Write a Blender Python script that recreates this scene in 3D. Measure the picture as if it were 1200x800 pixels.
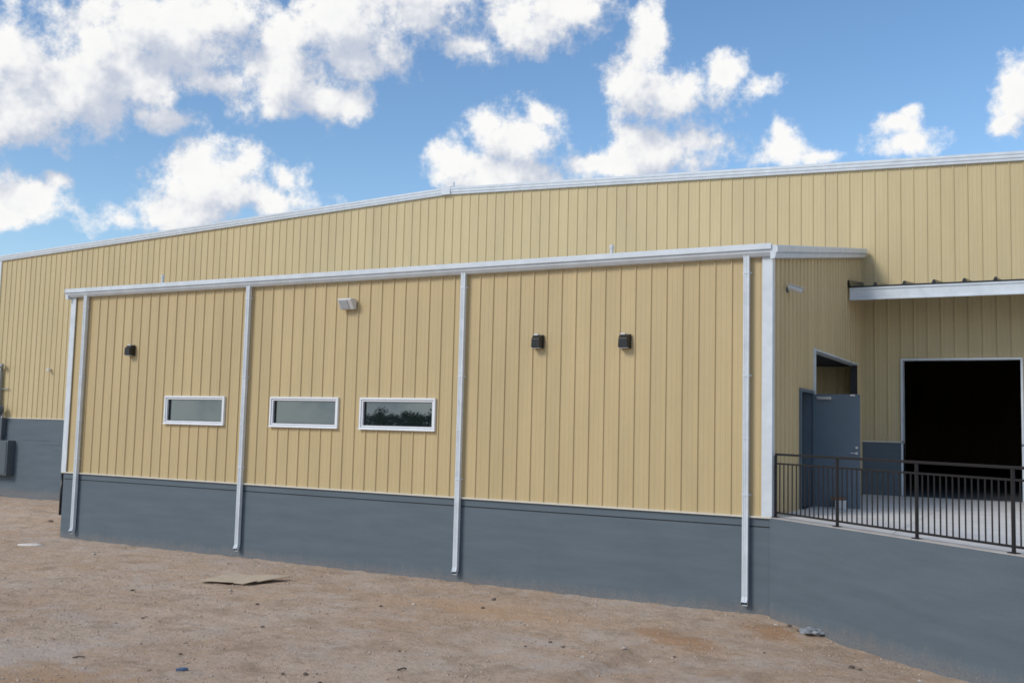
import bpy, bmesh, math, random
import numpy as np
from mathutils import Vector, Matrix, noise
R = math.radians
random.seed(7)
for o in list(bpy.data.objects):
    bpy.data.objects.remove(o)
scn = bpy.context.scene
COL = scn.collection

# ------------------------------------------------------------------ camera
F_PX = 1192.66                                   # focal length for a 1200 px wide frame
CAM = Vector((4.559, -17.546, 1.416))
YAW, PITCH, ROLL = R(28.871), R(4.822), 0.0248
fw = Vector((-math.sin(YAW)*math.cos(PITCH), math.cos(YAW)*math.cos(PITCH), math.sin(PITCH)))
rt0 = Vector((math.cos(YAW), math.sin(YAW), 0)); up0 = rt0.cross(fw)
rt = math.cos(ROLL)*rt0 + math.sin(ROLL)*up0
up = -math.sin(ROLL)*rt0 + math.cos(ROLL)*up0
cd = bpy.data.cameras.new('camera'); cam = bpy.data.objects.new('camera', cd); COL.objects.link(cam)
cam.matrix_world = Matrix(((rt.x, up.x, -fw.x, CAM.x), (rt.y, up.y, -fw.y, CAM.y), (rt.z, up.z, -fw.z, CAM.z), (0, 0, 0, 1)))
cd.sensor_width = 36; cd.lens = F_PX/1200*36; cd.clip_end = 20000; cd.clip_start = 0.1
scn.camera = cam
def ray(x, y): return (fw + rt*((x-600)/F_PX) - up*((y-400)/F_PX)).normalized()
def azel(x, y):
    d = ray(x, y); return math.atan2(d.x, d.y), math.asin(d.z)

# ------------------------------------------------------------------ sun, sky, exposure
SUN_EL, SUN_AZ = R(36), R(180+27)                # azimuth clockwise from +Y: behind and left of the camera
sd = Vector((math.sin(SUN_AZ)*math.cos(SUN_EL), math.cos(SUN_AZ)*math.cos(SUN_EL), math.sin(SUN_EL)))
ld = bpy.data.lights.new('sun', 'SUN'); ld.energy = 1.65; ld.angle = R(20); ld.color = (1, .94, .84)
sun = bpy.data.objects.new('sun', ld); COL.objects.link(sun); sun.location = sd*60
sun.rotation_euler = sd.to_track_quat('Z', 'Y').to_euler()
SKY_STRENGTH = 0.132
scn.view_settings.view_transform = 'Standard'; scn.view_settings.look = 'None'
scn.view_settings.exposure = 0.28; scn.view_settings.gamma = 1
scn.render.resolution_x, scn.render.resolution_y = 1024, 682
scn.render.engine = 'CYCLES'
scn.cycles.filter_width = 1.7
scn.cycles.max_bounces = 6; scn.cycles.diffuse_bounces = 3; scn.cycles.glossy_bounces = 3; scn.cycles.transmission_bounces = 2

# cumulus, as read off the photograph: centre x, y and half width, half height (pixels), turned into azimuth and elevation
CLOUDS = [(20,75,60,60),(15,125,75,42),(95,100,50,55),(125,48,45,30),(168,90,50,34),(185,30,85,45),(250,15,70,30),(190,135,42,18),
 (255,100,40,16),(335,95,55,45),(332,48,28,28),(390,120,36,20),(310,130,35,18),(395,30,65,42),(420,70,28,20),(490,15,90,50),(545,55,50,24),(590,25,90,38),(655,8,50,30),
 (255,222,62,38),(228,195,30,24),(290,192,30,25),(335,212,26,26),(138,256,34,24),(200,250,60,22),(310,240,70,22),
 (30,232,38,17),(66,214,18,12),(8,250,20,14),
 (612,165,52,34),(636,132,22,18),(550,195,38,26),(595,205,75,22),(742,108,40,38),(764,50,19,36),(800,112,52,30),(853,82,22,24),(884,106,26,14),(782,172,72,32),(738,190,45,18),
 (918,176,40,22),(912,155,17,16),(958,183,22,10),(1048,146,24,13),(1068,130,11,10),(1066,168,32,13),(1192,112,24,28),(1178,150,18,10),(1240,120,50,45),
 (430,260,60,14),(700,195,40,16)]
world = bpy.data.worlds.new('World'); scn.world = world; world.use_nodes = True
nt = world.node_tree; nt.nodes.clear()
world.cycles.sampling_method = 'MANUAL'; world.cycles.sample_map_resolution = 256
class NG:
    def __init__(s, tree): s.t = tree
    def n(s, typ, ins=(), **kw):
        nd = s.t.nodes.new(typ)
        for k, v in kw.items(): setattr(nd, k, v)
        for i, v in (ins.items() if isinstance(ins, dict) else enumerate(ins)):
            if v is None: continue
            if isinstance(v, bpy.types.NodeSocket): s.t.links.new(v, nd.inputs[i])
            else: nd.inputs[i].default_value = v
        return nd
    def m(s, op, a, b=None, c=None, clamp=False): return s.n('ShaderNodeMath', (a, b, c), operation=op, use_clamp=clamp).outputs[0]
    def v(s, op, a, b=None, c=None):
        nd = s.n('ShaderNodeVectorMath', (a, b, c), operation=op)
        return nd.outputs['Value'] if op in ('LENGTH', 'DOT_PRODUCT') else nd.outputs['Vector']
    def noise(s, vec, scale, detail=6, rough=.55, out=0, **kw):
        return s.n('ShaderNodeTexNoise', {'Vector': vec, 'Scale': scale, 'Detail': detail, 'Roughness': rough}, **kw).outputs[out]
    def remap(s, x, a, b, c=0., d=1., smooth=False):
        return s.n('ShaderNodeMapRange', {0: x, 1: a, 2: b, 3: c, 4: d}, interpolation_type='SMOOTHSTEP' if smooth else 'LINEAR').outputs[0]
    def mix(s, f, a, b, blend='MIX'):
        nd = s.n('ShaderNodeMix', {0: f, 6: a, 7: b}, data_type='RGBA', blend_type=blend); return nd.outputs[2]
# cloud field as a node group: direction -> density; the second, coarser one is read towards the light for shading
BIG = [c for c in CLOUDS if c[2]*c[3] > 1100]
def cloud_group(name, blobs, det, full):
    gt = bpy.data.node_groups.new(name, 'ShaderNodeTree')
    gt.interface.new_socket('Direction', in_out='INPUT', socket_type='NodeSocketVector')
    gt.interface.new_socket('Warped', in_out='INPUT', socket_type='NodeSocketVector')
    gt.interface.new_socket('Density', in_out='OUTPUT', socket_type='NodeSocketFloat')
    g = NG(gt); gi = gt.nodes.new('NodeGroupInput'); go = gt.nodes.new('NodeGroupOutput')
    dirv = gi.outputs[0]
    sep = g.n('ShaderNodeSeparateXYZ', (gi.outputs[1],)).outputs
    pn = g.n('ShaderNodeCombineXYZ', (g.m('ARCTAN2', sep[0], sep[1]), g.m('ARCSINE', sep[2]), 0.)).outputs[0]
    acc = None
    for (x, y, rx, ry) in blobs:
        a, e = azel(x, y); sx = F_PX*math.cos(e)*.88/rx; sy = F_PX*.88/ry
        L = g.v('LENGTH', g.v('MULTIPLY_ADD', pn, (sx, sy, 0), (-a*sx, -e*sy, 0)))
        acc = L if acc is None else g.m('SMOOTH_MIN', acc, L, .4)
    m_in = g.m('SUBTRACT', 1.04, acc)
    # the rest of the sky goes on in the same way: scattered cumulus from noise, closing up towards the horizon
    wout = g.remap(g.v('DOT_PRODUCT', dirv, tuple(ray(600, 200))), .86, .76)
    m_out = g.m('ADD', g.m('MULTIPLY', g.m('SUBTRACT', g.noise(g.v('MULTIPLY', dirv, (1, 1, 1.7)), 4.2, 1, .5), .53), 6.),
                g.remap(g.n('ShaderNodeSeparateXYZ', (dirv,)).outputs[2], 0., .22, 1.3, 0.))
    base = g.m('ADD', g.m('MULTIPLY', g.m('MAXIMUM', m_in, -1.5), g.m('SUBTRACT', 1., wout)), g.m('MULTIPLY', m_out, wout))
    n1 = g.noise(dirv, 26, det, .655)
    n2 = g.noise(dirv, 9, 1, .5)
    dens = g.m('ADD', base, g.m('ADD', g.m('MULTIPLY', g.m('SUBTRACT', n1, .5), 2.9), g.m('MULTIPLY', g.m('SUBTRACT', n2, .5), 1.0)))
    gt.links.new(dens, go.inputs[0]); return gt
w = NG(nt)
tcn = w.v('NORMALIZE', w.n('ShaderNodeTexCoord').outputs['Generated'])
warp = w.v('SUBTRACT', w.noise(tcn, 26, 0, .5, 1), (.5, .5, .5))
warped = w.v('MULTIPLY_ADD', warp, (.018, .018, .018), tcn)
def field(vec, wv, grp):
    nd = nt.nodes.new('ShaderNodeGroup'); nd.node_tree = grp; nt.links.new(vec, nd.inputs[0]); nt.links.new(wv, nd.inputs[1]); return nd.outputs[0]
f0 = field(tcn, warped, cloud_group('cloud_field', CLOUDS, 6, True))
loff = tuple((sd*0.35 + Vector((0, 0, 1))*.8).normalized()*.032 - rt0*.010)
f1 = field(w.v('ADD', tcn, loff), w.v('ADD', warped, loff), cloud_group('cloud_shade_field', BIG, 3, False))
alpha = w.remap(f0, -.20, .58, smooth=True)
lit = w.remap(w.m('SUBTRACT', f0, f1), -.55, .95, smooth=True)
core = w.remap(f0, .2, 1.6)
ccol = w.mix(lit, (.55, .60, .71, 1), (1.0, .99, .97, 1))
ccol = w.mix(w.m('MULTIPLY', core, .30), ccol, (.74, .78, .85, 1))
sky = nt.nodes.new('ShaderNodeTexSky'); sky.sky_type = 'NISHITA'; sky.sun_disc = False
sky.sun_elevation = SUN_EL; sky.sun_rotation = SUN_AZ; sky.air_density = 1.0; sky.dust_density = .3; sky.ozone_density = 1.6
CLOUD_GAIN = .82/SKY_STRENGTH
cb = w.v('SCALE', ccol, None); cb.node.inputs[3].default_value = CLOUD_GAIN
skyc = w.n('ShaderNodeHueSaturation', {'Saturation': 1.15, 'Color': sky.outputs[0]}).outputs[0]
final = w.mix(alpha, skyc, cb)
bg = w.n('ShaderNodeBackground', {'Color': final, 'Strength': SKY_STRENGTH})
out = w.n('ShaderNodeOutputWorld', {'Surface': bg.outputs[0]})

# ------------------------------------------------------------------ materials
def mat(name, col, rough=.6, spec=.5, metal=0., vary=.0, vscale=3., bump=0., bscale=40., bdetail=4, objvar=0., col2=None, streak=False, ior=None):
    m = bpy.data.materials.new(name); m.use_nodes = True; t = m.node_tree; b = t.nodes['Principled BSDF']; k = NG(t)
    b.inputs['Roughness'].default_value = rough; b.inputs['Specular IOR Level'].default_value = spec; b.inputs['Metallic'].default_value = metal
    if ior: b.inputs['IOR'].default_value = ior
    geo = k.n('ShaderNodeNewGeometry').outputs['Position']
    c = (*col, 1)
    if vary > 0:
        vec = k.v('MULTIPLY', geo, (.35, .35, 2.4) if streak == 'h' else (1.6, 1.6, .22)) if streak else geo
        nz = k.noise(vec, vscale, 6, .6)
        c2 = (*(col2 or tuple(x*(1-vary) for x in col)), 1); c1 = (*(col if col2 else tuple(min(1, x*(1+vary)) for x in col)), 1)
        c = k.mix(k.remap(nz, .3, .7), c1, c2)
    if objvar > 0:
        rnd = k.n('ShaderNodeObjectInfo').outputs['Random']
        hsv = k.n('ShaderNodeHueSaturation', {'Value': k.remap(rnd, 0, 1, 1-objvar, 1+objvar), 'Color': c}); c = hsv.outputs[0]
    if isinstance(c, tuple): b.inputs['Base Color'].default_value = c
    else: t.links.new(c, b.inputs['Base Color'])
    if bump > 0:
        nz = k.noise(geo, bscale, bdetail, .6)
        bp = k.n('ShaderNodeBump', {'Strength': 1., 'Distance': bump, 'Height': nz}); t.links.new(bp.outputs[0], b.inputs['Normal'])
    return m
M = {}
M['tan2'] = mat('tan_panel_annex', (.52, .407, .220), .42, .4, vary=.075, vscale=1.1, bump=.007, bscale=2.2, bdetail=2, objvar=.022, streak=True)
M['tan'] = mat('tan_panel', (.55, .452, .254), .42, .4, vary=.075, vscale=1.1, bump=.007, bscale=2.2, bdetail=2, objvar=.022, streak=True)
M['white'] = mat('white_trim', (.61, .665, .71), .35, .5, vary=.09, vscale=4, bump=.0006, bscale=12)
M['frame'] = mat('window_frame_white', (.76, .79, .82), .35, .5, vary=.04, vscale=4)
M['cream'] = mat('cream_flashing', (.64, .60, .51), .5, .4, vary=.06)
M['white2'] = mat('white_fixture', (.62, .63, .62), .4, .5)
M['base'] = mat('grey_painted_concrete', (.112, .144, .170), .75, .3, vary=.085, vscale=2.2, bump=.004, bscale=45, streak='h')
def splash(m):
    t = m.node_tree; b = t.nodes['Principled BSDF']; k = NG(t); p = k.n('ShaderNodeNewGeometry').outputs['Position']
    z = k.n('ShaderNodeSeparateXYZ', (p,)).outputs[2]; src = b.inputs['Base Color'].links[0].from_socket
    nz = k.noise(k.v('MULTIPLY', p, (1, 1, .5)), 5, 6, .7)
    f = k.m('MULTIPLY', k.remap(k.m('ADD', z, k.m('MULTIPLY', k.m('SUBTRACT', nz, .5), .5)), -1.40, -1.68, 0, .5, smooth=True), k.remap(k.noise(p, 60, 3, .7), .42, .6))
    t.links.new(k.mix(f, src, (.34, .27, .21, 1)), b.inputs['Base Color'])
splash(M['base'])
M['door'] = mat('grey_door_paint', (.105, .145, .185), .45, .5, vary=.05, vscale=2)
M['roof'] = mat('galvalume_roof', (.5, .52, .54), .4, .5, metal=.3, vary=.05)
M['dark'] = mat('black_fixture', (.009, .010, .011), .3, .5)
M['rail'] = mat('dark_rail_paint', (.017, .015, .015), .5, .3)
M['glass'] = mat('tinted_glass', (.012, .018, .019), .012, .5, ior=2.8)
M['glass'].node_tree.nodes['Principled BSDF'].inputs['Specular Tint'].default_value = (.86, 1, 1, 1)
M['lens'] = mat('frosted_lens', (.42, .45, .48), .2, .6)
M['gasket'] = mat('black_gasket', (.02, .02, .022), .6)
M['floor'] = mat('pale_concrete', (.66, .645, .62), .8, .3, vary=.09, vscale=1.5, bump=.002, bscale=60)
M['curb'] = mat('curb_concrete', (.46, .43, .40), .85, .3, vary=.12, vscale=3, bump=.003, bscale=50)
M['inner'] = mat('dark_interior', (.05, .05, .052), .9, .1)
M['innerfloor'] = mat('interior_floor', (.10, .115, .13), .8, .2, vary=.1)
M['conduit'] = mat('galvanised_conduit', (.28, .31, .31), .45, .5, metal=.4)
M['box'] = mat('grey_box', (.085, .108, .125), .5, .5)
M['card'] = mat('cardboard', (.52, .43, .32), .9, .2, vary=.12, vscale=6)
M['wood'] = mat('brown_wood', (.23, .13, .075), .85, .2, vary=.2, vscale=9)
M['plastic'] = mat('clear_plastic', (.27, .29, .31), .35, .5, vary=.2, vscale=14)
M['blue'] = mat('blue_scrap', (.06, .12, .22), .5)
M['stone'] = mat('dark_stone', (.16, .125, .10), .9, .2, vary=.3, vscale=30, objvar=.3)
M['pale'] = mat('pale_stone', (.52, .48, .43), .9, .2, vary=.15, vscale=30, objvar=.15)
M['pebble'] = mat('pebbles', (.42, .335, .27), .9, .2, vary=.5, vscale=22)
M['chalk'] = mat('spilled_plaster', (.62, .59, .55), .95, .1, vary=.12, vscale=12)
M['bark'] = mat('bark', (.07, .05, .035), .9, .2, vary=.2, vscale=20)
M['leaf'] = mat('leaf', (.055, .075, .03), .6, .3, vary=.3, vscale=2)
M['wire'] = mat('steel', (.55, .56, .57), .3, .5, metal=.7)

def ground_mat():
    m = bpy.data.materials.new('dirt'); m.use_nodes = True; t = m.node_tree; b = t.nodes['Principled BSDF']; k = NG(t)
    b.inputs['Roughness'].default_value = .95; b.inputs['Specular IOR Level'].default_value = .15
    p = k.n('ShaderNodeNewGeometry').outputs['Position']
    big = k.noise(p, .35, 5, .6); mid = k.noise(p, 1.7, 6, .65); fine = k.noise(p, 14, 6, .7); grit = k.noise(p, 60, 3, .7)
    c = k.mix(k.remap(big, .34, .66, smooth=True), (0.592, 0.424, 0.302, 1), (0.697, 0.543, 0.416, 1))
    c = k.mix(k.remap(mid, .42, .72, 0, .7), c, (0.663, 0.446, 0.279, 1))
    # graded streaks running along the wall
    st = k.noise(k.v('MULTIPLY', k.n('ShaderNodeVectorRotate', {'Vector': p, 'Angle': R(-14)}, rotation_type='Z_AXIS').outputs[0], (.35, 2.6, 1)), 1.6, 5, .6)
    c = k.mix(k.remap(st, .5, .75, 0, .55), c, (0.758, 0.600, 0.463, 1))
    c = k.mix(k.remap(fine, .52, .74, 0, .7), c, (0.362, 0.250, 0.173, 1))
    c = k.mix(k.remap(fine, .45, .2, 0, .4), c, (0.830, 0.665, 0.512, 1))
    c = k.mix(k.remap(grit, .55, .75, 0, .7), c, (0.300, 0.210, 0.149, 1))
    blot = k.noise(p, 3.4, 7, .72); blot2 = k.noise(k.v('ADD', p, (31., 7., 0.)), 5.5, 7, .75)
    c = k.mix(k.remap(blot, .50, .66, 0, .55), c, (0.674, 0.579, 0.488, 1))
    c = k.mix(k.remap(blot2, .53, .70, 0, .60), c, (0.337, 0.250, 0.182, 1))
    wide = k.noise(k.v('ADD', p, (5., 13., 0.)), .9, 8, .7); wide2 = k.noise(k.v('ADD', p, (-9., 3., 0.)), 1.3, 8, .72)
    c = k.mix(k.remap(wide, .49, .62, 0, .6, smooth=True), c, (0.657, 0.562, 0.483, 1))
    c = k.mix(k.remap(wide2, .51, .64, 0, .6, smooth=True), c, (0.416, 0.298, 0.204, 1))
    speck = k.m('MULTIPLY', k.remap(k.noise(p, 30, 3, .6), .62, .70), k.remap(k.noise(p, 2.2, 3, .6), .45, .6))
    c = k.mix(k.m('MULTIPLY', speck, .75), c, (0.158, 0.117, 0.092, 1))
    # reddish fill spilled beside the dock corner
    def patch(cx, cy, rx, ry, rotz):
        q = k.n('ShaderNodeVectorRotate', {'Vector': k.v('SUBTRACT', p, (cx, cy, -1.68)), 'Angle': R(rotz)}, rotation_type='Z_AXIS').outputs[0]
        L = k.v('LENGTH', k.v('MULTIPLY', q, (1/rx, 1/ry, 0)))
        return k.remap(k.m('ADD', L, k.m('MULTIPLY', k.m('SUBTRACT', mid, .5), 2.2)), 1.15, .35, 0, .75, smooth=True)
    c = k.mix(patch(.35, -1.15, .8, .42, 38), c, (0.477, 0.268, 0.137, 1))
    c = k.mix(patch(-.7, -2.6, 1.1, .45, 20), c, (0.511, 0.299, 0.164, 1))
    c = k.mix(patch(-5.8, -9.3, 1.8, .8, 10), c, (0.583, 0.364, 0.207, 1))
    c = k.mix(patch(-4.4, -2.2, 2.6, .8, 0), c, (0.653, 0.429, 0.264, 1))
    t.links.new(c, b.inputs['Base Color'])
    h = k.m('ADD', k.m('MULTIPLY', k.noise(p, 7, 8, .75), .075), k.m('MULTIPLY', k.noise(p, 45, 4, .75), .02))
    bp = k.n('ShaderNodeBump', {'Strength': 1., 'Distance': 1.0, 'Height': h}); t.links.new(bp.outputs[0], b.inputs['Normal'])
    return m
M['dirt'] = ground_mat()

# ------------------------------------------------------------------ mesh helpers
class MB:
    def __init__(s): s.v = []; s.f = []
    def add(s, vs, fs):
        n = len(s.v); s.v += [tuple(x) for x in vs]; s.f += [tuple(i+n for i in f) for f in fs]; return s
    def box(s, x0, x1, y0, y1, z0, z1):
        return s.add([(x0,y0,z0),(x1,y0,z0),(x1,y1,z0),(x0,y1,z0),(x0,y0,z1),(x1,y0,z1),(x1,y1,z1),(x0,y1,z1)],
                     [(0,3,2,1),(4,5,6,7),(0,1,5,4),(1,2,6,5),(2,3,7,6),(3,0,4,7)])
    def loft(s, rings, closed=True, caps=True):
        k = len(rings[0]); vs = [p for r in rings for p in r]; fs = []
        for i in range(len(rings)-1):
            for j in range(k if closed else k-1):
                a = i*k+j; b = i*k+(j+1) % k; fs.append((a, b, b+k, a+k))
        if caps and closed: fs += [tuple(range(k-1, -1, -1)), tuple(range((len(rings)-1)*k, len(rings)*k))]
        return s.add(vs, fs)
    def prism(s, poly, axis, a, b):
        def P(q, t):
            if axis == 'x': return (t, q[0], q[1])
            if axis == 'y': return (q[0], t, q[1])
            return (q[0], q[1], t)
        return s.loft([[P(q, a) for q in poly], [P(q, b) for q in poly]])
    def tube(s, pts, r, n=10, caps=True):
        rings = []; pts = [Vector(p) for p in pts]
        rr = r if isinstance(r, (list, tuple)) else [r]*len(pts)
        for i, p in enumerate(pts):
            d = (pts[min(i+1, len(pts)-1)] - pts[max(i-1, 0)]).normalized()
            a = d.orthogonal().normalized() if abs(d.z) > .99 or True else None
            ref = Vector((0, 0, 1)) if abs(d.z) < .9 else Vector((1, 0, 0))
            a = d.cross(ref).normalized(); b = d.cross(a)
            rings.append([tuple(p + a*rr[i]*math.cos(2*math.pi*j/n) + b*rr[i]*math.sin(2*math.pi*j/n)) for j in range(n)])
        return s.loft(rings, True, caps)
def new_mesh(name, mb, m, bevel=0., smooth=False):
    me = bpy.data.meshes.new(name); me.from_pydata(mb.v, [], mb.f); me.update()
    bm = bmesh.new(); bm.from_mesh(me)
    bmesh.ops.recalc_face_normals(bm, faces=bm.faces)
    if bevel > 0:
        es = [e for e in bm.edges if len(e.link_faces) == 2 and e.calc_face_angle(0) > .6]
        bmesh.ops.bevel(bm, geom=es, offset=bevel, segments=2, affect='EDGES', profile=.6, clamp_overlap=True)
    bm.to_mesh(me); bm.free()
    me.materials.append(m if isinstance(m, bpy.types.Material) else M[m])
    if smooth:
        me.polygons.foreach_set('use_smooth', [True]*len(me.polygons))
    return me
def thing(name, label, cat, loc=(0, 0, 0), group=None):
    o = bpy.data.objects.new(name, None); COL.objects.link(o); o.location = loc; o.empty_display_size = .2
    o['label'] = label; o['category'] = cat
    if group: o['group'] = group
    return o
def part(name, mb, m, parent, bevel=0., smooth=False, label=None, kind=None):
    """a child mesh given in world coordinates"""
    me = new_mesh(name, mb, m, bevel, smooth); o = bpy.data.objects.new(name, me); COL.objects.link(o); o.parent = parent
    if parent.parent is None: o.location = -Vector(parent.location)
    if label: o['label'] = label
    if kind: o['kind'] = kind
    return o
def single(name, mb, m, loc, label, cat, group=None, bevel=0., smooth=False, rz=0., kind=None, tilt=(0, 0)):
    """a one-mesh thing given in local coordinates"""
    me = mb if isinstance(mb, bpy.types.Mesh) else new_mesh(name, mb, m, bevel, smooth)
    o = bpy.data.objects.new(name, me); COL.objects.link(o); o.location = loc; o.rotation_euler = (tilt[0], tilt[1], rz)
    if kind: o['kind'] = kind
    if label: o['label'] = label
    if cat: o['category'] = cat
    if group: o['group'] = group
    return o

# ------------------------------------------------------------------ key dimensions (metres; z = 0 is the dock floor)
L = 18.15            # annex front length, runs from X=-L to X=0 at Y=0
HE = 4.50            # annex eave
D = 8.82             # main wall
SL = .160            # annex roof slope
MX0, MX1, RIDGE = -34.25, 9.5, -12.4
RIDGE_Z, RAKE_S = 8.60, .0385
MB_Z = 1.30          # top of the main building's concrete base
DU = Vector((.766, -.643, 0)); DN = Vector((-.643, -.766, 0))   # dock wall: along, outwards
def gable(x): return RIDGE_Z - RAKE_S*abs(x-RIDGE)
def dockp(t, off=0.): return DU*t + DN*off

# ------------------------------------------------------------------ ground
def gh(x, y):
    h = -1.69
    if y > 0: h -= .018*y
    t = x*DU.x + y*DU.y
    if t > 0 and x > -1: h -= min(.07, .035*t)
    if -25 < y < 9.5 and -46 < x < 14:
        k_ = min(1., .25+abs(y)*.8) if y < 0 else 1.
        h += k_*.05*noise.noise(Vector((x*.35, y*.35, 1.3))) + k_*.030*noise.noise(Vector((x*1.1, y*1.1, 4.7)))
        h += .026*noise.noise(Vector((x*3.2, y*3.2, 9.1))) + .008*noise.noise(Vector((x*8, y*8, 2.2)))
        h += .07*math.exp(-(((x-.45)/.55)**2 + ((y+1.0)/.35)**2))
        h += .05*math.exp(-(((x+.6)/.8)**2 + ((y+2.5)/.4)**2))
        if y < 0 or x < -L: h += .03*math.exp(-abs(y)*3) if x > -L else 0
    elif abs(x) < 400:
        h += .10*noise.noise(Vector((x*.05, y*.05, 3)))
    return h
def axis(a, b, step, far):
    c = list(np.arange(a, b+1e-6, step)); s = step; v = b
    while v < far: s *= 1.35; v += s; c.append(v)
    s = step; v = a
    while v > -far: s *= 1.35; v -= s; c.insert(0, v)
    return c
xs = axis(-36, 9, .11, 2500); ys = axis(-14, 9, .10, 2500)
gv = [(x, y, gh(x, y)) for y in ys for x in xs]; nx = len(xs)
gf = [(j*nx+i, j*nx+i+1, (j+1)*nx+i+1, (j+1)*nx+i) for j in range(len(ys)-1) for i in range(nx-1)]
me = bpy.data.meshes.new('ground'); me.from_pydata(gv, [], gf); me.update(); me.materials.append(M['dirt'])
me.polygons.foreach_set('use_smooth', [True]*len(me.polygons))
ground = bpy.data.objects.new('ground', me); COL.objects.link(ground); ground['kind'] = 'structure'

# ------------------------------------------------------------------ ribbed wall panels
RIB = .3048
def profile(u0, u1, phase):
    """break points (u, n) of the ribbed sheet between u0 and u1"""
    pts = []
    k0 = math.floor((u0-phase)/RIB)-1; k1 = math.ceil((u1-phase)/RIB)+1
    for k in range(k0, k1):
        r = phase + k*RIB
        pts += [(r-.022, 0), (r-.011, .024), (r+.011, .024), (r+.022, 0)]
        for s in (.105, .200): pts += [(r+s-.014, 0), (r+s-.004, .0035), (r+s+.004, .0035), (r+s+.014, 0)]
    pts.sort()
    def nat(u):
        for a, b in zip(pts, pts[1:]):
            if a[0] <= u <= b[0]: return a[1] + (b[1]-a[1])*(u-a[0])/max(1e-9, b[0]-a[0])
        return 0
    return pts, nat
def panels(parent, u0, u1, phase, zb, zt, holes, P, m='tan', name='panel'):
    """sheets three ribs wide from u0 to u1; P(u, n, z) -> world; zb, zt functions of u; holes (ua, ub, za, zb)"""
    pts, nat = profile(u0, u1, phase)
    edges = [u0]; k = math.ceil((u0-phase-.05)/(3*RIB))
    while phase + .05 + k*3*RIB < u1-.05:
        e = phase + .05 + k*3*RIB
        if e > u0+.05: edges.append(e)
        k += 1
    edges.append(u1)
    for i in range(len(edges)-1):
        a, b = edges[i], edges[i+1]
        us = sorted(set([a, b] + [p[0] for p in pts if a < p[0] < b] + [q for h in holes for q in h[:2] if a < q < b] + ([RIDGE] if a < RIDGE < b else [])))
        mb = MB(); off = random.uniform(0, .0015)
        for ua, ub in zip(us, us[1:]):
            if ub-ua < 1e-5: continue
            um = (ua+ub)/2; cuts = [(h[2], h[3]) for h in holes if h[0] < um < h[1]]
            lo = [('b', None)]; segs = []; cur = None
            cuts.sort(); start = None
            zs = [None]
            segs = [[None, None]]
            for c0, c1 in cuts:
                if c0 > zb(um): segs[-1][1] = c0; segs.append([c1, None])
                else: segs[-1][0] = c1
            for s0, s1 in segs:
                za0 = zb(ua) if s0 is None else s0; zb0 = zb(ub) if s0 is None else s0
                za1 = zt(ua) if s1 is None else s1; zb1 = zt(ub) if s1 is None else s1
                if za1-za0 < 1e-4 and zb1-zb0 < 1e-4: continue
                na, nb = nat(ua)+off, nat(ub)+off
                mb.add([P(ua, na, za0), P(ub, nb, zb0), P(ub, nb, zb1), P(ua, na, za1)], [(0, 1, 2, 3)])
        if mb.f:
            me = bpy.data.meshes.new(name); me.from_pydata(mb.v, [], mb.f); me.update()
            bm = bmesh.new(); bm.from_mesh(me); bmesh.ops.remove_doubles(bm, verts=bm.verts, dist=1e-5); bm.to_mesh(me); bm.free()
            me.materials.append(M[m]); o = bpy.data.objects.new(name, me); COL.objects.link(o); o.parent = parent; o.location = -Vector(parent.location)
def wall_core_part(parent, u0, u1, zb, zt, holes, P, n0, n1, m='inner', name='wall_core', extra=()):
    holes = [(h[0]-.012, h[1]+.012, h[2]-.012, h[3]+.012) for h in holes]
    us = sorted(set([u0, u1] + [q for h in holes for q in h[:2] if u0 < q < u1] + list(extra))); mb = MB()
    for ua, ub in zip(us, us[1:]):
        um = (ua+ub)/2; segs = [[None, None]]
        for c0, c1 in sorted((h[2], h[3]) for h in holes if h[0] < um < h[1]):
            if c0 > zb(um): segs[-1][1] = c0; segs.append([c1, None])
            else: segs[-1][0] = c1
        for s0, s1 in segs:
            q = [(ua, zb(ua) if s0 is None else s0), (ub, zb(ub) if s0 is None else s0), (ub, zt(ub) if s1 is None else s1), (ua, zt(ua) if s1 is None else s1)]
            mb.loft([[P(u, n0, z) for u, z in q], [P(u, n1, z) for u, z in q]])
    return part(name, mb, m, parent)

# ------------------------------------------------------------------ main building
main = thing('warehouse', 'large tan ribbed metal warehouse with low gable roof, behind the lower annex', 'building', (RIDGE, D, -1.85))
PM = lambda u, n, z: (u, D-n, z)
DOOR = (.95, 3.53, -.5, 3.28)
panels(main, MX0+.10, MX1, -3.35, lambda u: MB_Z, lambda u: gable(u)+.02, [DOOR], PM)
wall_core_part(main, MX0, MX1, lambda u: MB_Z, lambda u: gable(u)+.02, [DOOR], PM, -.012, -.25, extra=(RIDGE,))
part('base_wall', MB().box(MX0, .95, D-.03, D+.25, -2.3, MB_Z-.022), 'base', main, bevel=.006)
part('base_wall', MB().box(3.53, MX1, D-.03, D+.25, -2.3, MB_Z-.022), 'base', main, bevel=.006)
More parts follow.
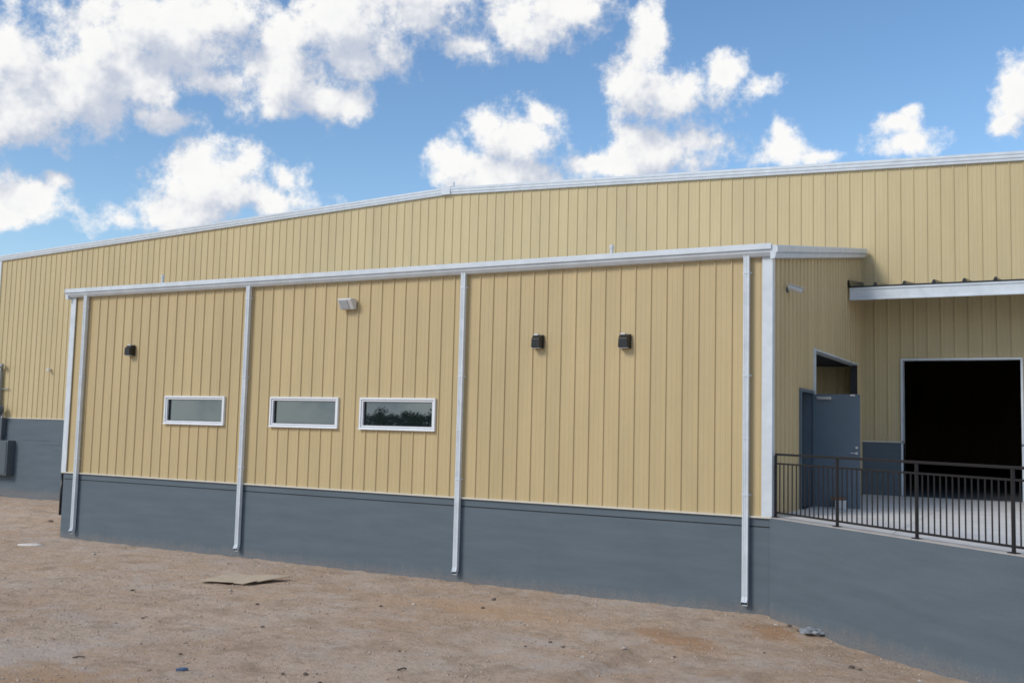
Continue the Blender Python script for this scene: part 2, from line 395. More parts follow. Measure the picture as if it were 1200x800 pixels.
# pour lines standing slightly proud on the base left of the annex
part('pour_line', MB().box(-32.4, -30.4, D-.040, D-.028, .44, .452), 'base', main)
part('pour_line', MB().box(-30.9, -27.2, D-.040, D-.028, .28, .292), 'base', main)
part('base_trim', MB().box(MX0, .95, D-.055, D+.01, MB_Z-.022, MB_Z+.012), 'cream', main)
part('base_trim', MB().box(3.53, MX1, D-.055, D+.01, MB_Z-.022, MB_Z+.012), 'cream', main)
part('corner_trim', MB().box(MX0-.03, MX0+.10, D-.05, D+.12, MB_Z+.012, gable(MX0)), 'white', main)
def rake(x0, x1, name):
    mb = MB()
    pr = [(0, -.015), (-.075, -.015), (-.082, .045), (-.10, .055), (-.10, .125), (-.115, .135), (-.115, .20), (-.02, .225), (.30, .225), (.30, .12), (0, .12)]
    mb.loft([[(x, D+q[0], gable(x)+q[1]) for q in pr] for x in (x0, x1)])
    return part(name, mb, 'white', main)
rake(MX0-.12, RIDGE-.06, 'rake_trim'); rake(RIDGE+.06, MX1+.1, 'rake_trim')
mb = MB(); pr = [(-.125, -.02), (-.125, .215), (-.02, .245), (.35, .245), (.35, .02)]
mb.loft([[(x, D+q[0], gable(x)+q[1]) for q in pr] for x in (RIDGE-.16, RIDGE, RIDGE+.16)])
mb.tube([(RIDGE+.15, D+.1, RIDGE_Z+.2), (RIDGE+.15, D+.1, RIDGE_Z+.40)], .03, 8)
part('ridge_cap', mb, 'white', main)
YB = D+32
mb = MB()
for xa, xb in ((MX0-.1, RIDGE), (RIDGE, MX1+.1)):
    mb.loft([[(xa, y, gable(xa)+.03), (xb, y, gable(xb)+.03), (xb, y, gable(xb)+.11), (xa, y, gable(xa)+.11)] for y in (D+.02, YB+.1)])
part('roof', mb, 'roof', main)
part('side_wall', MB().box(MX0, MX0+.2, D+.25, YB, -2.3, gable(MX0)+.03), 'tan', main)
part('side_wall', MB().box(MX1-.2, MX1, D+.25, YB, -2.3, gable(MX1)+.03), 'tan', main)
wall_core_part(main, MX0, MX1, lambda u: -2.3, lambda u: gable(u)+.02, [], lambda u, n, z: (u, YB+n, z), 0, .2, m='tan', name='back_wall', extra=(RIDGE,))
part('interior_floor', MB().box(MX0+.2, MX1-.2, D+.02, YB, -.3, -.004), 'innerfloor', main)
# dock door opening: white jambs and header
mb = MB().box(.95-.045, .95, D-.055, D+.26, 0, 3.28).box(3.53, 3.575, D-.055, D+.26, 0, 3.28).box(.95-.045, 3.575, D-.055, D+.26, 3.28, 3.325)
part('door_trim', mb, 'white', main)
# canopy over the dock door
CY, CX1 = 6.92, 9.3
can = part('canopy', MB().loft([[(x, CY+.03, 4.84), (x, D-.035, 5.06), (x, D-.035, 5.02), (x, CY+.03, 4.80)] for x in (.05, CX1)]), 'roof', main)
pr = [(.03, 4.565), (-.03, 4.565), (-.03, 4.60), (0, 4.615), (0, 4.80), (-.025, 4.815), (-.025, 4.855), (.03, 4.86)]
part('fascia', MB().prism([(CY+a, b) for a, b in pr], 'x', .05, CX1), 'white', can)
part('shaded_panel_edge', MB().box(.05, CX1, CY-.035, CY+.05, 4.862, 4.892), 'dark', can)  # shade along the roof panels' front edge, put in as black colour
k = 0
for i in range(15):
    x = .63 + .628*i
    if x < CX1:
        mb = MB(); q = [(x-.05, 0), (x-.018, .075), (x+.018, .075), (x+.05, 0)]
        mb.loft([[(a, CY-.03, 4.892+b) for a, b in q], [(a, D-.05, 5.085+b) for a, b in q]])
        part('seam', mb, 'dark', can)
mb = MB(); q = [(.02, 0), (-.01, .17), (.02, .18), (.06, .03)]
mb.loft([[(.02+a, CY-.035, 4.86+b) for a, b in q], [(.02+a, D-.05, 5.06+b) for a, b in q]])
part('end_flashing', mb, 'dark', can)

# ------------------------------------------------------------------ annex
annex = thing('annex_building', 'lower tan ribbed metal annex with grey concrete base, white gutter and three windows', 'building', (-L/2, 0, -1.7))
WIN = [(-14.60, -12.66), (-11.27, -9.34), (-8.76, -6.84)]; WZ = (1.30, 1.97)
wh = [(a+.02, b-.02, WZ[0]+.02, WZ[1]-.02) for a, b in WIN]
PF = lambda u, n, z: (u, -n, z)
panels(annex, -L+.07, -.10, -5.872, lambda u: 0.0, lambda u: HE+.05, wh, PF, 'tan2')
wall_core_part(annex, -L+.01, -.01, lambda u: 0.0, lambda u: HE+.05, wh, PF, -.012, -.16)
# side wall, X = 0
PS = lambda u, n, z: (n, u, z)
SH = [(2.15, 3.15, -.2, 2.24), (3.36, 8.12, -.2, 3.12)]
ztop = lambda u: HE + .05 + SL*u
panels(annex, .10, D-.04, .06, lambda u: 0.0, ztop, SH, PS, 'tan2')
wall_core_part(annex, .0125, D-.035, lambda u: 0.0, ztop, SH, PS, -.012, -.16)
# left end wall
PL = lambda u, n, z: (-L-n, u, z)
panels(annex, .10, D-.04, .06, lambda u: 0.0, ztop, [], PL, 'tan2')
wall_core_part(annex, .0125, D-.035, lambda u: 0.0, ztop, [], PL, -.012, -.16)
# concrete base: top course, recessed joint, lower pour
part('base_wall', MB().box(-L+.012, -.0, -.012, .2, -2.3, -.185), 'base', annex, bevel=.006)
part('base_course', MB().box(-L+.012, -.0, -.012, .2, -.165, -.022), 'base', annex, bevel=.005)
part('base_joint', MB().box(-L+.03, -.02, .004, .19, -.19, -.16), 'gasket', annex)
part('base_wall', MB().box(-L+.012, -L+.2, .2, D-.04, -2.3, -.022), 'base', annex, bevel=.006)
part('base_trim', MB().box(-L-.03, .03, -.058, .012, -.022, .008), 'cream', annex)
part('base_trim', MB().box(.0, .058, .012, 2.08, .0, .012), 'cream', annex)
# corner trims
def corner(x, s, name='corner_trim'):
    mb = MB(); w_ = .135
    a = [(x, -.052), (x-s*w_, -.052), (x-s*w_, -.038), (x-s*.02, -.038), (x-s*.02, .10), (x, .10)] if False else None
    mb.box(min(x+s*.045, x-s*w_), max(x+s*.045, x-s*w_), -.052, -.034, .008, HE+.02)
    mb.box(min(x+s*.045, x+s*.030), max(x+s*.045, x+s*.030), -.034, .11, .008, HE+.03)
    return part(name, mb, 'white', annex)
corner(0., 1); corner(-L, -1)
# eave gutter
gp = [(.02, HE-.02), (-.115, HE-.01), (-.165, HE+.045), (-.175, HE+.075), (-.165, HE+.085), (-.205, HE+.10), (-.205, HE+.185), (-.19, HE+.20), (-.175, HE+.195), (-.17, HE+.11), (-.05, HE+.06), (.02, HE+.20)]
gut = part('gutter', MB().prism(gp, 'x', -L-.13, .055), 'white', annex)
part('end_cap', MB().prism([(a*1.02, b) for a, b in gp[:8]] + [(.02, HE+.2)], 'x', -L-.135, -L-.125), 'white', gut)
for i in range(1, 6):
    x = -L + i*3.05
    part('gutter_seam', MB().prism([(-.1165, HE-.013), (-.1675, HE+.043), (-.178, HE+.075), (-.168, HE+.087), (-.2075, HE+.099), (-.2075, HE+.188), (-.203, HE+.188), (-.203, HE+.10), (-.16, HE+.085), (-.11, HE-.005)], 'x', x, x+.025), 'white', gut)
# roof and rakes
roof = part('roof', MB().loft([[(x, -.05, HE+.155), (x, D-.04, HE+.155+SL*(D+.01)), (x, D-.04, HE+.09+SL*(D+.01)), (x, -.05, HE+.09)] for x in (-L-.05, .04)]), 'roof', annex)
def annex_rake(x, s):
    pr = [(0, -.045), (.075, -.035), (.10, .04), (.085, .05), (.125, .075), (.125, .165), (.11, .19), (.0, .20), (-.1, .19), (-.1, .15), (0, .15)]
    mb = MB(); mb.loft([[(x+s*a, y, HE+SL*y+b) for a, b in pr] for y in (-.17, D-.14)])
    return part('rake_trim', mb, 'white', annex)
annex_rake(0.035, 1); annex_rake(-L-.035, -1)
for (x, y, h) in ((-3.66, 1.5, .33), (-16.62, 1.5, .37)):
    z = HE+.12+SL*y
    mb = MB().tube([(x, y, z), (x, y, z+h-.07)], .036, 12).tube([(x, y, z+h-.07), (x, y, z+h)], .046, 12).tube([(x, y, z), (x, y, z+.07)], [.09, .045], 12)
    part('vent_pipe', mb, 'white2', roof, smooth=False)
part('interior_floor', MB().box(-L+.2, -.17, .2, D-.04, -.3, -.01), 'innerfloor', annex)
# windows
def window(a, b):
    z0, z1 = WZ; w_ = .042
    mb = MB().box(a, b, -.062, .0, z0, z0+w_).box(a, b, -.062, .0, z1-w_, z1).box(a, a+w_, -.062, .0, z0+w_, z1-w_).box(b-w_, b, -.062, .0, z0+w_, z1-w_)
    fr = part('window', mb, 'frame', annex, bevel=.006)
    i = .049
    mb = MB()
    for (p, q, r, s) in ((a+i, b-i, z0+i, z0+i+.032), (a+i, b-i, z1-i-.032, z1-i), (a+i, a+i+.032, z0+i+.032, z1-i-.032), (b-i-.032, b-i, z0+i+.032, z1-i-.032)):
        mb.box(p, q, -.040, .06, r, s)
    part('sash', mb, 'frame', fr, bevel=.004)
    part('jamb_liner', MB().box(a+w_-.004, a+i+.001, -.03, .09, z0+w_, z1-w_).box(b-i-.001, b-w_+.004, -.03, .09, z0+w_, z1-w_).box(a+w_, b-w_, -.03, .09, z0+w_-.004, z0+i+.001).box(a+w_, b-w_, -.03, .09, z1-i-.001, z1-w_+.004), 'gasket', fr)
    j = i+.032
    mb = MB()
    for (p, q, r, s) in ((a+j, b-j, z0+j, z0+j+.012), (a+j, b-j, z1-j-.012, z1-j), (a+j, a+j+.028, z0+j, z1-j), (b-j-.012, b-j, z0+j, z1-j)):
        mb.box(p, q, .005, .04, r, s)
    part('glazing_bead', mb, 'gasket', fr)
    part('pane', MB().box(a+j-.005, b-j+.005, .028, .038, z0+j-.005, z1-j+.005), 'glass', fr)
    part('sill', MB().prism([(-.085, z0-.004), (-.085, z0+.010), (-.055, z0+.016), (-.055, z0-.004)], 'x', a-.01, b+.01), 'frame', fr)
for a, b in WIN: window(a, b)
# downspouts: corrugated rectangular tube with a kick-out at the foot
def downspout(x):
    w2, d2 = .051, .040; y = -.098
    pr = [(-w2, -d2), (-w2*.55, -d2), (-w2*.45, -d2+.008), (-w2*.15, -d2+.008), (-w2*.05, -d2), (w2*.05, -d2), (w2*.15, -d2+.008), (w2*.45, -d2+.008), (w2*.55, -d2), (w2, -d2), (w2, d2), (-w2, d2)]
    mb = MB()
    def ring(z, dy=0, th=0., k=1.): return [(x+a*k, y+dy+b*k*math.cos(th), z - b*k*math.sin(th)) for a, b in pr]
    mb.loft([ring(HE+.02), ring(-1.36), ring(-1.43, -.018, R(25)), ring(-1.475, -.06, R(52))], True, False)
    o = part('downspout', mb, 'white', annex)
    part('outlet_shade', MB().add(ring(-1.466, -.048, R(52), .97), [tuple(range(12))]), 'gasket', o)  # flat black cap standing in for the shade inside the open foot
    part('seam_collar', MB().box(x-w2-.003, x+w2+.003, y-d2-.003, y+d2+.002, 1.32, 1.345), 'white', o)
    for z in (4.2, 2.4, .35):
        part('strap', MB().box(x-w2-.03, x+w2+.03, y+d2-.004, y+d2+.004, z, z+.03).box(x-w2-.004, x+w2+.004, y-d2-.004, y+d2, z, z+.03), 'white', o)
for x in (-17.56, -12.01, -6.21, -.395): downspout(x)
# alcove behind the side wall
mb = MB().box(-3.0, -.172, 3.20, 3.34, 0, 3.14)
part('alcove_wall', mb, 'tan', annex)
part('alcove_wall', MB().box(-3.14, -3.0, 3.20, D-.05, 0, 3.14), 'tan', annex)
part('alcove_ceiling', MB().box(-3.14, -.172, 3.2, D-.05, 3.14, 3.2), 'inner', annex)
part('alcove_floor', MB().box(-3.0, -.0, 3.34, D-.05, -.3, -.006), 'floor', annex)
mb = MB().box(-.16, .05, 3.315, 3.362, 0, 3.165).box(-.16, .045, 3.362, 8.12, 3.118, 3.150)
part('opening_trim', mb, 'white', annex)
# door in the side wall, opened flat outwards
fr = part('door_frame', MB().box(-.17, .05, 2.09, 2.15, 0, 2.30).box(-.17, .05, 3.15, 3.20, 0, 2.30).box(-.17, .05, 2.15, 3.15, 2.24, 2.30), 'door', annex, bevel=.004)
door = part('door', MB().box(.035, .935, 3.115, 3.158, .02, 2.225), 'door', annex, bevel=.004)
part('closer', MB().box(.12, .40, 3.055, 3.115, 2.115, 2.175), 'wire', door, bevel=.01)
part('top_catch', MB().box(.76, .85, 3.08, 3.115, 2.19, 2.22), 'wire', door)
mb = MB().tube([(.875, 3.118, 1.08), (.875, 3.07, 1.08)], .026, 12).tube([(.875, 3.065, 1.08), (.77, 3.06, 1.085)], .011, 8)
part('handle', mb, 'wire', door)
part('deadbolt', MB().tube([(.875, 3.118, 1.19), (.875, 3.095, 1.19)], .024, 12), 'wire', door)
for z in (.3, 1.1, 1.95): part('hinge', MB().tube([(.045, 3.16, z-.06), (.045, 3.16, z+.06)], .012, 8), 'wire', door)

# ------------------------------------------------------------------ dock
dock = thing('loading_dock', 'raised loading dock with pale concrete floor and angled grey retaining wall', 'dock', (2.5, 2.5, -1.75))
T_END = 10.5
A0 = Vector((-.0, -.012, 0)); 
OFF = .12
# wall face starts at the annex corner and follows DU
w0 = Vector((.0, -.04, 0)); w1 = w0 + DU*T_END
inn = -DN*.22
mb = MB()
poly = [(w0.x, w0.y), (w1.x, w1.y), (w1.x+inn.x, w1.y+inn.y), (w0.x+inn.x-.02, w0.y+inn.y)]
mb.prism(poly, 'z', -2.4, -.016); part('retaining_wall', mb, 'base', dock, bevel=.006)
mb = MB(); e = DN*-.008
poly = [(w0.x+.03, w0.y-.012), (w1.x+e.x, w1.y+e.y), (w1.x+inn.x, w1.y+inn.y), (w0.x+inn.x+.01, w0.y+inn.y)]
mb.prism(poly, 'z', -.014, .0); part('curb', mb, 'curb', dock, bevel=.003)
w2 = w1 + Vector((6, 0, 0))
part('retaining_wall', MB().box(w1.x, 13, w1.y-.1, w1.y+.15, -2.4, -.01), 'base', dock)
# floor slabs clipped to the dock's outline
outline = [Vector((.005, .14, 0)), w0+inn+Vector((.03, .0, 0)), w1+inn, Vector((13, w1.y+.15, 0)), Vector((13, D-.035, 0)), Vector((.005, D-.035, 0))]
def clip(poly, p, nrm):
    out_ = []
    for a, b in zip(poly, poly[1:]+poly[:1]):
        da, db = (a-p).dot(nrm), (b-p).dot(nrm)
        if da >= 0: out_.append(a)
        if da*db < 0: out_.append(a + (b-a)*(da/(da-db)))
    return out_
ysl = [-7, -4.6, -2.2, .2, 2.6, 5.0, 7.1, 9]; xsl = [0, 2.2, 4.4, 6.6, 8.8, 11, 13]
part('dock_fill', MB().prism([(v.x, v.y) for v in outline], 'z', -1.2, -.03), 'gasket', dock)
for ya, yb in zip(ysl, ysl[1:]):
    for xa, xb in zip(xsl, xsl[1:]):
        gp_ = .006
        q = [Vector((v.x, v.y, 0)) for v in outline]
        for p_, n_ in (((xa+gp_, 0, 0), (1, 0, 0)), ((xb-gp_, 0, 0), (-1, 0, 0)), ((0, ya+gp_, 0), (0, 1, 0)), ((0, yb-gp_, 0), (0, -1, 0))):
            q = clip(q, Vector(p_), Vector(n_))
            if len(q) < 3: break
        if len(q) >= 3:
            part('slab', MB().prism([(v.x, v.y) for v in q], 'z', -.029, -.002+random.uniform(-.0015, .0005)), 'floor', dock)

# ------------------------------------------------------------------ railing
rl = thing('railing', 'dark metal guard railing with thin upright bars along the dock edge', 'railing', tuple(dockp(.04, -.06)))
RO = -.085
zr = math.atan2(DU.y, DU.x)
def rail_box(t0, t1, z0, z1, wd=.02):
    a, b = dockp(t0, RO), dockp(t1, RO); n_ = DN*wd; mb = MB()
    return mb.loft([[tuple(p+n_+Vector((0, 0, z0))), tuple(p-n_+Vector((0, 0, z0))), tuple(p-n_+Vector((0, 0, z1))), tuple(p+n_+Vector((0, 0, z1)))] for p in (a, b)])
posts = [.04, 1.64, 3.34, 5.0, 6.7, 8.6]
part('top_rail', rail_box(.04, 8.6, 1.05, 1.088, .02), 'rail', rl, bevel=.006)
part('middle_rail', rail_box(.04, 8.6, .90, .928, .014), 'rail', rl, bevel=.004)
part('bottom_rail', rail_box(.04, 8.6, .068, .10, .015), 'rail', rl, bevel=.004)
pm = new_mesh('post', MB().box(-.019, .019, -.019, .019, .0, 1.049), 'rail', bevel=.004)
fm = new_mesh('foot_plate', MB().box(-.06, .06, -.05, .05, .0, .012), 'rail')
bmh = new_mesh('baluster', MB().box(-.0075, .0075, -.0075, .0075, .10, .90), 'rail')
def place(name, me_, t, z=0., par=rl):
    o = bpy.data.objects.new(name, me_); COL.objects.link(o); o.parent = par
    o.location = dockp(t, RO) + Vector((0, 0, z)) - Vector(par.location); o.rotation_euler.z = zr; return o
for i, t in enumerate(posts):
    po = place('post', pm, t)
    fo = bpy.data.objects.new('foot_plate', fm); COL.objects.link(fo); fo.parent = po
for a, b in zip(posts, posts[1:]):
    n_ = round((b-a)/.112)
    for i in range(1, n_): place('baluster', bmh, a+(b-a)*i/n_)

# ------------------------------------------------------------------ wall fixtures
def wall_pack(x, z, label):
    t = thing('wall_light', label, 'light', (x, -.03, z), 'black wall lights on the annex front')
    part('back_plate', MB().box(x-.11, x+.11, -.05, -.028, z-.135, z+.135), 'dark', t, bevel=.006)
    mb = MB(); q0 = [(-.10, -.125), (.10, -.125), (.10, .125), (-.10, .125)]; q1 = [(-.092, -.115), (.092, -.115), (.085, .05), (-.085, .05)]
    mb.loft([[(x+a, -.05, z+b) for a, b in q0], [(x+a, -.10, z+b) for a, b in q0], [(x+a, -.19, z+b) for a, b in q1]])
    h = part('housing', mb, 'dark', t, bevel=.008)
    part('lens', MB().box(x-.09, x+.09, -.17, -.07, z-.134, z-.124), 'lens', h)
    part('cap_highlight', MB().box(x-.085, x+.01, -.10, -.05, z+.115, z+.152), 'white2', h, bevel=.004)  # white block standing in for the bright highlight at the housing's top left
wall_pack(-15.85, 3.08, 'black wall light above and left of the leftmost window')
wall_pack(-4.50, 3.085, 'left one of the black wall light pair right of the windows')
wall_pack(-2.685, 3.06, 'right one of the black wall light pair, nearest the annex corner')
x, z = -9.12, 3.98
t = thing('flood_light', 'white floodlight with grey lens high on the wall above the middle window', 'light', (x, -.03, z))
mb = MB(); q = [(-.05, .11), (-.26, .11), (-.26, .08), (-.14, -.115), (-.05, -.115)]
mb.prism([(a, z+b) for a, b in q], 'x', x-.18, x+.18); part('housing', mb, 'white2', t, bevel=.012)
mb = MB(); mb.loft([[(xx, -.254, z+.072), (xx, -.152, z-.100), (xx, -.166, z-.106), (xx, -.268, z+.064)] for xx in (x-.145, x+.07)])
part('lens', mb, 'lens', t)
part('mount', MB().box(x-.07, x+.07, -.055, -.028, z-.10, z+.10), 'white2', t)
t = thing('security_camera', 'small white bullet security camera on the shaded annex side wall', 'camera', (.03, 1.05, 4.04))
part('mount', MB().tube([(.03, 1.02, 4.04), (.06, 1.02, 4.04)], .055, 14), 'box', t)
part('arm', MB().tube([(.05, 1.02, 4.04), (.12, 1.03, 4.07)], .018, 8), 'white2', t)
part('body', MB().tube([(.06, .99, 4.10), (.30, 1.08, 4.015)], .050, 14), 'white2', t)
part('sunshield', MB().loft([[(.05, .94, 4.155), (.05, 1.04, 4.165), (.05, 1.04, 4.155), (.05, .94, 4.145)], [(.33, 1.03, 4.068), (.33, 1.13, 4.078), (.33, 1.13, 4.068), (.33, 1.03, 4.058)]]), 'white2', t)
part('lens', MB().tube([(.295, 1.078, 4.017), (.306, 1.082, 4.013)], .040, 14), 'dark', t)
# electrical service at the far left
yw = D-.035
t = thing('electrical_service', 'grey conduit, meter socket and cabinet on the far left warehouse wall', 'electrical box', (-33.1, D-.1, -1.1))
part('conduit', MB().tube([(-33.56, yw-.08, .75), (-33.62, yw-.08, 3.15), (-33.60, yw-.08, 3.3), (-33.55, yw-.10, 3.40), (-33.46, yw-.16, 3.42), (-33.40, yw-.22, 3.34)], .075, 12), 'conduit', t, smooth=True)
part('conduit', MB().tube([(-33.78, yw-.06, -.2), (-33.80, yw-.06, 3.0)], .045, 10), 'conduit', t, smooth=True)
for z in (1.5, 2.45): part('strap', MB().box(-33.75, -33.12 if z > 2 else -33.42, yw-.07, yw-.045, z, z+.04), 'conduit', t)
part('meter_socket', MB().box(-33.46, -33.16, yw-.22, yw, .55, 1.30), 'box', t, bevel=.02)
part('meter_dome', MB().tube([(-33.30, yw-.20, 1.62), (-33.30, yw-.42, 1.62)], [.2, .17], 18), 'box', t, smooth=False)
part('riser', MB().tube([(-33.32, yw-.1, .3), (-33.32, yw-.1, 1.6)], .06, 10), 'wire', t, smooth=True)
cb_ = part('cabinet', MB().box(-33.75, -32.52, yw-.34, yw, -.98, .40), 'box', t, bevel=.02)
part('cabinet_door', MB().box(-33.68, -32.58, yw-.362, yw-.34, -.91, .33), 'box', cb_, bevel=.008)
part('latch', MB().tube([(-33.05, yw-.36, -.28), (-33.05, yw-.40, -.28)], .05, 12), 'white2', cb_)
single('wall_stub', MB().tube([(0, 0, 0), (0, -.16, 0)], .05, 12).tube([(0, -.12, 0), (.12, -.16, -.03)], .03, 8), 'white2', (-30.68, D-.02, 3.22), 'short pale pipe stub poking from the warehouse wall left of the annex', 'pipe')
bp_ = thing('drain_pipe', 'black upright pipe at the left corner of the annex base', 'pipe', (-L-.08, .03, -1.1))
part('pipe', MB().tube([(-L-.075, .02, -1.10), (-L-.075, .02, -.04)], .035, 10), 'dark', bp_, smooth=True)
part('bracket', MB().box(-L-.08, -L+.02, -.005, .02, -.30, -.27).box(-L-.08, -L+.02, -.005, .02, -.95, -.92), 'dark', bp_)
t = thing('door_stop', 'small white block with brown wood on top, propping the open grey door', 'block', (.60, 3.0, 0))
part('block', MB().box(.50, .70, 2.90, 3.09, .0, .17), 'white2', t, bevel=.01)
part('wood_offcut', MB().box(.42, .66, 2.93, 3.06, .171, .23), 'wood', t, bevel=.004)

# ------------------------------------------------------------------ bits on the ground
def on(x, y, dz=0.): return (x, y, gh(x, y)+dz)
# flattened cardboard: two creased flaps
def sheet(poly, thick, zf):
    mb = MB(); mb.loft([[(a, b, zf(a, b)) for a, b in poly], [(a, b, zf(a, b)+thick) for a, b in poly]]); return mb
cbx = thing('cardboard_sheet', 'flattened tan cardboard sheet lying on dirt below the second downspout', 'cardboard', on(-9.7, -2.3))
CZ = max(gh(-10.3+i*.13, -3.0+j*.14) for i in range(11) for j in range(11))
mb = MB()
for poly, lift in (([(-10.15, -3.05), (-9.35, -2.80), (-9.78, -1.95), (-10.35, -1.95)], .004), ([(-9.33, -2.79), (-9.02, -2.62), (-9.05, -1.62), (-9.76, -1.94)], .022)):
    o = part('flap', sheet(poly, .008, lambda a, b: CZ+.006+lift*(1+(a+9.7)*.8)), 'card', cbx)
part('flap', sheet([(-9.35, -2.95), (-9.12, -2.93), (-9.05, -2.62), (-9.30, -2.66)], .008, lambda a, b: CZ+.03+(b+2.9)*.10), 'card', cbx, label='bent brown corner of the cardboard')
sc = lambda r, n: [(r*math.cos(2*math.pi*i/n)*random.uniform(.7, 1.2), r*math.sin(2*math.pi*i/n)*random.uniform(.5, .8)) for i in range(n)]
mb = MB(); pl_ = sc(.34, 14); mb.loft([[(a, b, -.03) for a, b in pl_], [(a*.95, b*.95, .012) for a, b in pl_], [(a*.5, b*.5, .03) for a, b in pl_]])
single('plaster_spill', mb, 'chalk', on(-17.5, -1.25), 'white plaster spill on the dirt near the left annex corner', 'plaster', smooth=True, rz=.5)
# crumpled clear plastic
def lump(r, n=2, jitter=.35, flat=.6):
    bm = bmesh.new(); bmesh.ops.create_icosphere(bm, subdivisions=n, radius=r)
    s_ = random.uniform(0, 50)
    for v in bm.verts:
        k_ = 1+jitter*noise.noise(v.co/r*1.4+Vector((s_, 0, 0)))*1.6
        v.co = v.co*k_; v.co.z *= flat
    me_ = bpy.data.meshes.new('lump'); bm.to_mesh(me_); bm.free(); return me_
pm_ = lump(.16, 3, .5, .35); pm_.materials.append(M['plastic'])
single('plastic_scrap', pm_, None, on(.93, -1.02, .05), 'crumpled pale blue plastic scrap against the dock wall foot', 'plastic', rz=-.6)
single('blue_scrap', MB().prism([(-.07, -.02), (.03, -.03), (.08, .0), (.02, .035), (-.06, .02)], 'z', 0, .025), 'blue', on(-5.17, -8.16, .005), 'small blue scrap on the dirt near the bottom left', 'scrap', tilt=(.1, -.12), rz=.4)
single('wood_board', MB().box(-.6, .6, -.09, .09, 0, .05), 'wood', on(-32.35, 7.55, .06), 'brown board scrap on the ground below the electrical cabinet', 'board', tilt=(.1, -.08), rz=.25, bevel=.005)
single('pale_board', MB().box(-.45, .45, -.12, .12, 0, .05), 'card', on(-33.35, 7.75, .07), 'pale board scrap at the left edge below the electrical cabinet', 'board', tilt=(-.08, .1), rz=-.2, bevel=.005)
single('wire_scrap', MB().tube([(-.04, -.03, .01), (0, 0, .02), (.015, .06, .02), (.05, .07, .01)], .009, 6), 'dark', on(-3.0, -6.55), 'short bent dark wire scrap lying on the dirt', 'scrap', rz=.3)
single('twig', MB().tube([(-.07, 0, .01), (0, .012, .02), (.08, -.01, .012)], .009, 6), 'stone', on(-6.9, -8.3), 'thin dark twig on the dirt near the left edge', 'twig', rz=.9)
# single dark stones one can pick out
smesh = []
for i in range(6):
    me_ = lump(1, 2, .42, .65); me_.materials.append(M['stone']); smesh.append(me_)
pmesh = []
for i in range(4):
    me_ = lump(1, 2, .42, .65); me_.materials.append(M['pale']); pmesh.append(me_)
spots = [(1.85, -2.8, .085), (1.97, -2.86, .05), (-6.2, -5.59, .055), (-5.81, -3.13, .05), (-4.07, -7.56, .045), (-3.82, -7.43, .055), (-3.45, -7.6, .04), (-3.65, -5.66, .035), (-5.9, -7.5, .04),
         (-22.3, 2.85, .13), (-4.7, -1.2, .07), (-4.4, -2.1, .055), (.5, -.72, .07), (.72, -.98, .07), (-2.2, -3.9, .05), (-1.9, -4.1, .045), (-2.4, -4.3, .04), (-.4, -3.6, .04), (.6, -2.6, .035), (-7.6, -4.2, .05), (-8.2, -6.1, .045), (-10.4, -4.4, .06)]
for i, (x, y, r) in enumerate(spots):
    o = single('stone', smesh[i % 6], None, on(x, y, r*.25), 'small dark stone lying loose on the dirt', 'stone', 'dark stones on the dirt', rz=random.uniform(0, 6))
    r *= .62; o.scale = (r, r*random.uniform(.7, 1), r*random.uniform(.6, .9))
for i, (x, y, r) in enumerate([(-5.5, -2.6, .055), (2.75, -3.05, .045), (-1.1, -3.75, .06), (-1.4, -4.5, .05), (.25, -.55, .06), (-14.9, -1.6, .07), (-2.9, -.7, .05), (-.6, -4.0, .04), (-11.5, -.9, .06), (-8.8, -3.6, .06)]):
    o = single('pale_stone', pmesh[i % 4], None, on(x, y, r*.25), 'small pale stone lying loose on the dirt', 'stone', 'pale stones on the dirt', rz=random.uniform(0, 6))
    r *= .62; o.scale = (r, r*random.uniform(.7, 1), r*random.uniform(.6, .9))
# loose gravel, uncountable
rng = np.random.default_rng(3)
bm = bmesh.new(); bmesh.ops.create_icosphere(bm, subdivisions=1, radius=1.0)
iv = np.array([v.co[:] for v in bm.verts]); bm.verts.index_update(); itri = np.array([[v.index for v in f.verts] for f in bm.faces]); bm.free()
def inside_ground(x, y):
    if y > -.08 and x > -L-.1: return False
    if y > D-.2: return False
    if x*DU.x+y*DU.y > 0 and (x*DN.x + y*DN.y) < .06: return False
    return True
V, T = [], []; cnt = 0
while cnt < 36000:
    u = rng.random()
    if u < .75: x, y = rng.uniform(-14, 4.5), rng.uniform(-11, -.05)
    else: x, y = rng.uniform(-32, 2), rng.uniform(-8, 8.5)
    if not inside_ground(x, y): continue
    cl = noise.noise(Vector((x*.8, y*.8, 5)))
    if rng.random() > .45 + .9*cl: continue
    r = min(.026, .0055*(1+rng.pareto(3.0)))
    s_ = rng.uniform(.65, 1.15, 3)*r; s_[2] *= .7; a = rng.uniform(0, 6.28); ca, sa = math.cos(a), math.sin(a)
    p = iv*rng.uniform(.85, 1.15, (len(iv), 1))*s_; q = np.stack([p[:, 0]*ca-p[:, 1]*sa, p[:, 0]*sa+p[:, 1]*ca, p[:, 2]], 1) + np.array([x, y, gh(x, y)+r*.2])
    V.append(q); T.append(itri + cnt*len(iv)); cnt += 1
V = np.concatenate(V); T = np.concatenate(T)
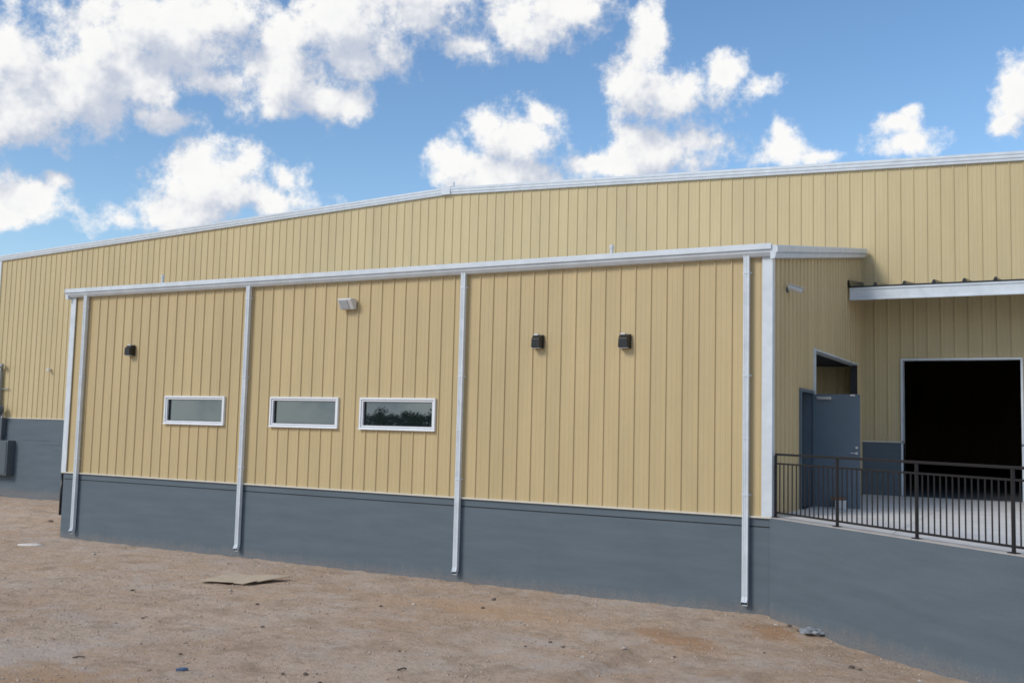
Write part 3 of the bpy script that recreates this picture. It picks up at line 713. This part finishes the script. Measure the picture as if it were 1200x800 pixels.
me = bpy.data.meshes.new('gravel'); me.vertices.add(len(V)); me.vertices.foreach_set('co', V.ravel().astype(np.float32))
me.loops.add(T.size); me.loops.foreach_set('vertex_index', T.ravel().astype(np.int32)); me.polygons.add(len(T))
me.polygons.foreach_set('loop_start', np.arange(0, T.size, 3, dtype=np.int32)); me.update(calc_edges=True); me.materials.append(M['pebble'])
gr = bpy.data.objects.new('gravel', me); COL.objects.link(gr); gr['kind'] = 'stuff'; gr['label'] = 'loose gravel scattered over the bare dirt'; gr['category'] = 'gravel'

# ------------------------------------------------------------------ shrubby trees across the lot, seen mirrored in the right-hand window
def tree(x, y, h, wd, label):
    z0 = gh(x, y)-.05
    t = thing('mesquite_tree', label, 'tree', (x, y, z0), 'trees across the lot')
    mb = MB(); mb.tube([(x, y, z0), (x+.1, y, z0+h*.3), (x-.1, y+.1, z0+h*.6)], [.22, .16, .06], 8)
    for i in range(5):
        a = i*1.256+random.random(); mb.tube([(x+.05, y, z0+h*.25), (x+math.cos(a)*wd*.3, y+math.sin(a)*wd*.3, z0+h*.6)], [.1, .03], 6)
    part('trunk', mb, 'bark', t)
    mb = MB()
    cl = [(random.gauss(0, .3)*wd, random.gauss(0, .3)*wd, h*random.uniform(.12, .92), random.uniform(.14, .25)*wd) for _ in range(20)]
    for _ in range(1500):
        cx_, cy_, cz_, cr = random.choice(cl); d = Vector((random.gauss(0, 1), random.gauss(0, 1), random.gauss(0, .8))).normalized()*cr*random.random()**.4
        p = Vector((x+cx_, y+cy_, z0+cz_))+d; s_ = random.uniform(.12, .3)
        a = Vector((random.gauss(0, 1), random.gauss(0, 1), random.gauss(0, 1))).normalized(); b = a.orthogonal().normalized()
        mb.add([p-a*s_, p+b*s_*.5, p+a*s_, p-b*s_*.5], [(0, 1, 2, 3)])
    part('crown', mb, 'leaf', t)
for i in range(24):
    x = -136.5 + i*1.5 + random.uniform(-.6, .6); y = -167 + random.uniform(-7, 7)
    tree(x, y, random.choice((5.0, 5.3, 5.6, 6.0, 6.9)), random.uniform(4.0, 5.6), 'low dark tree of the row mirrored in the right-hand window')
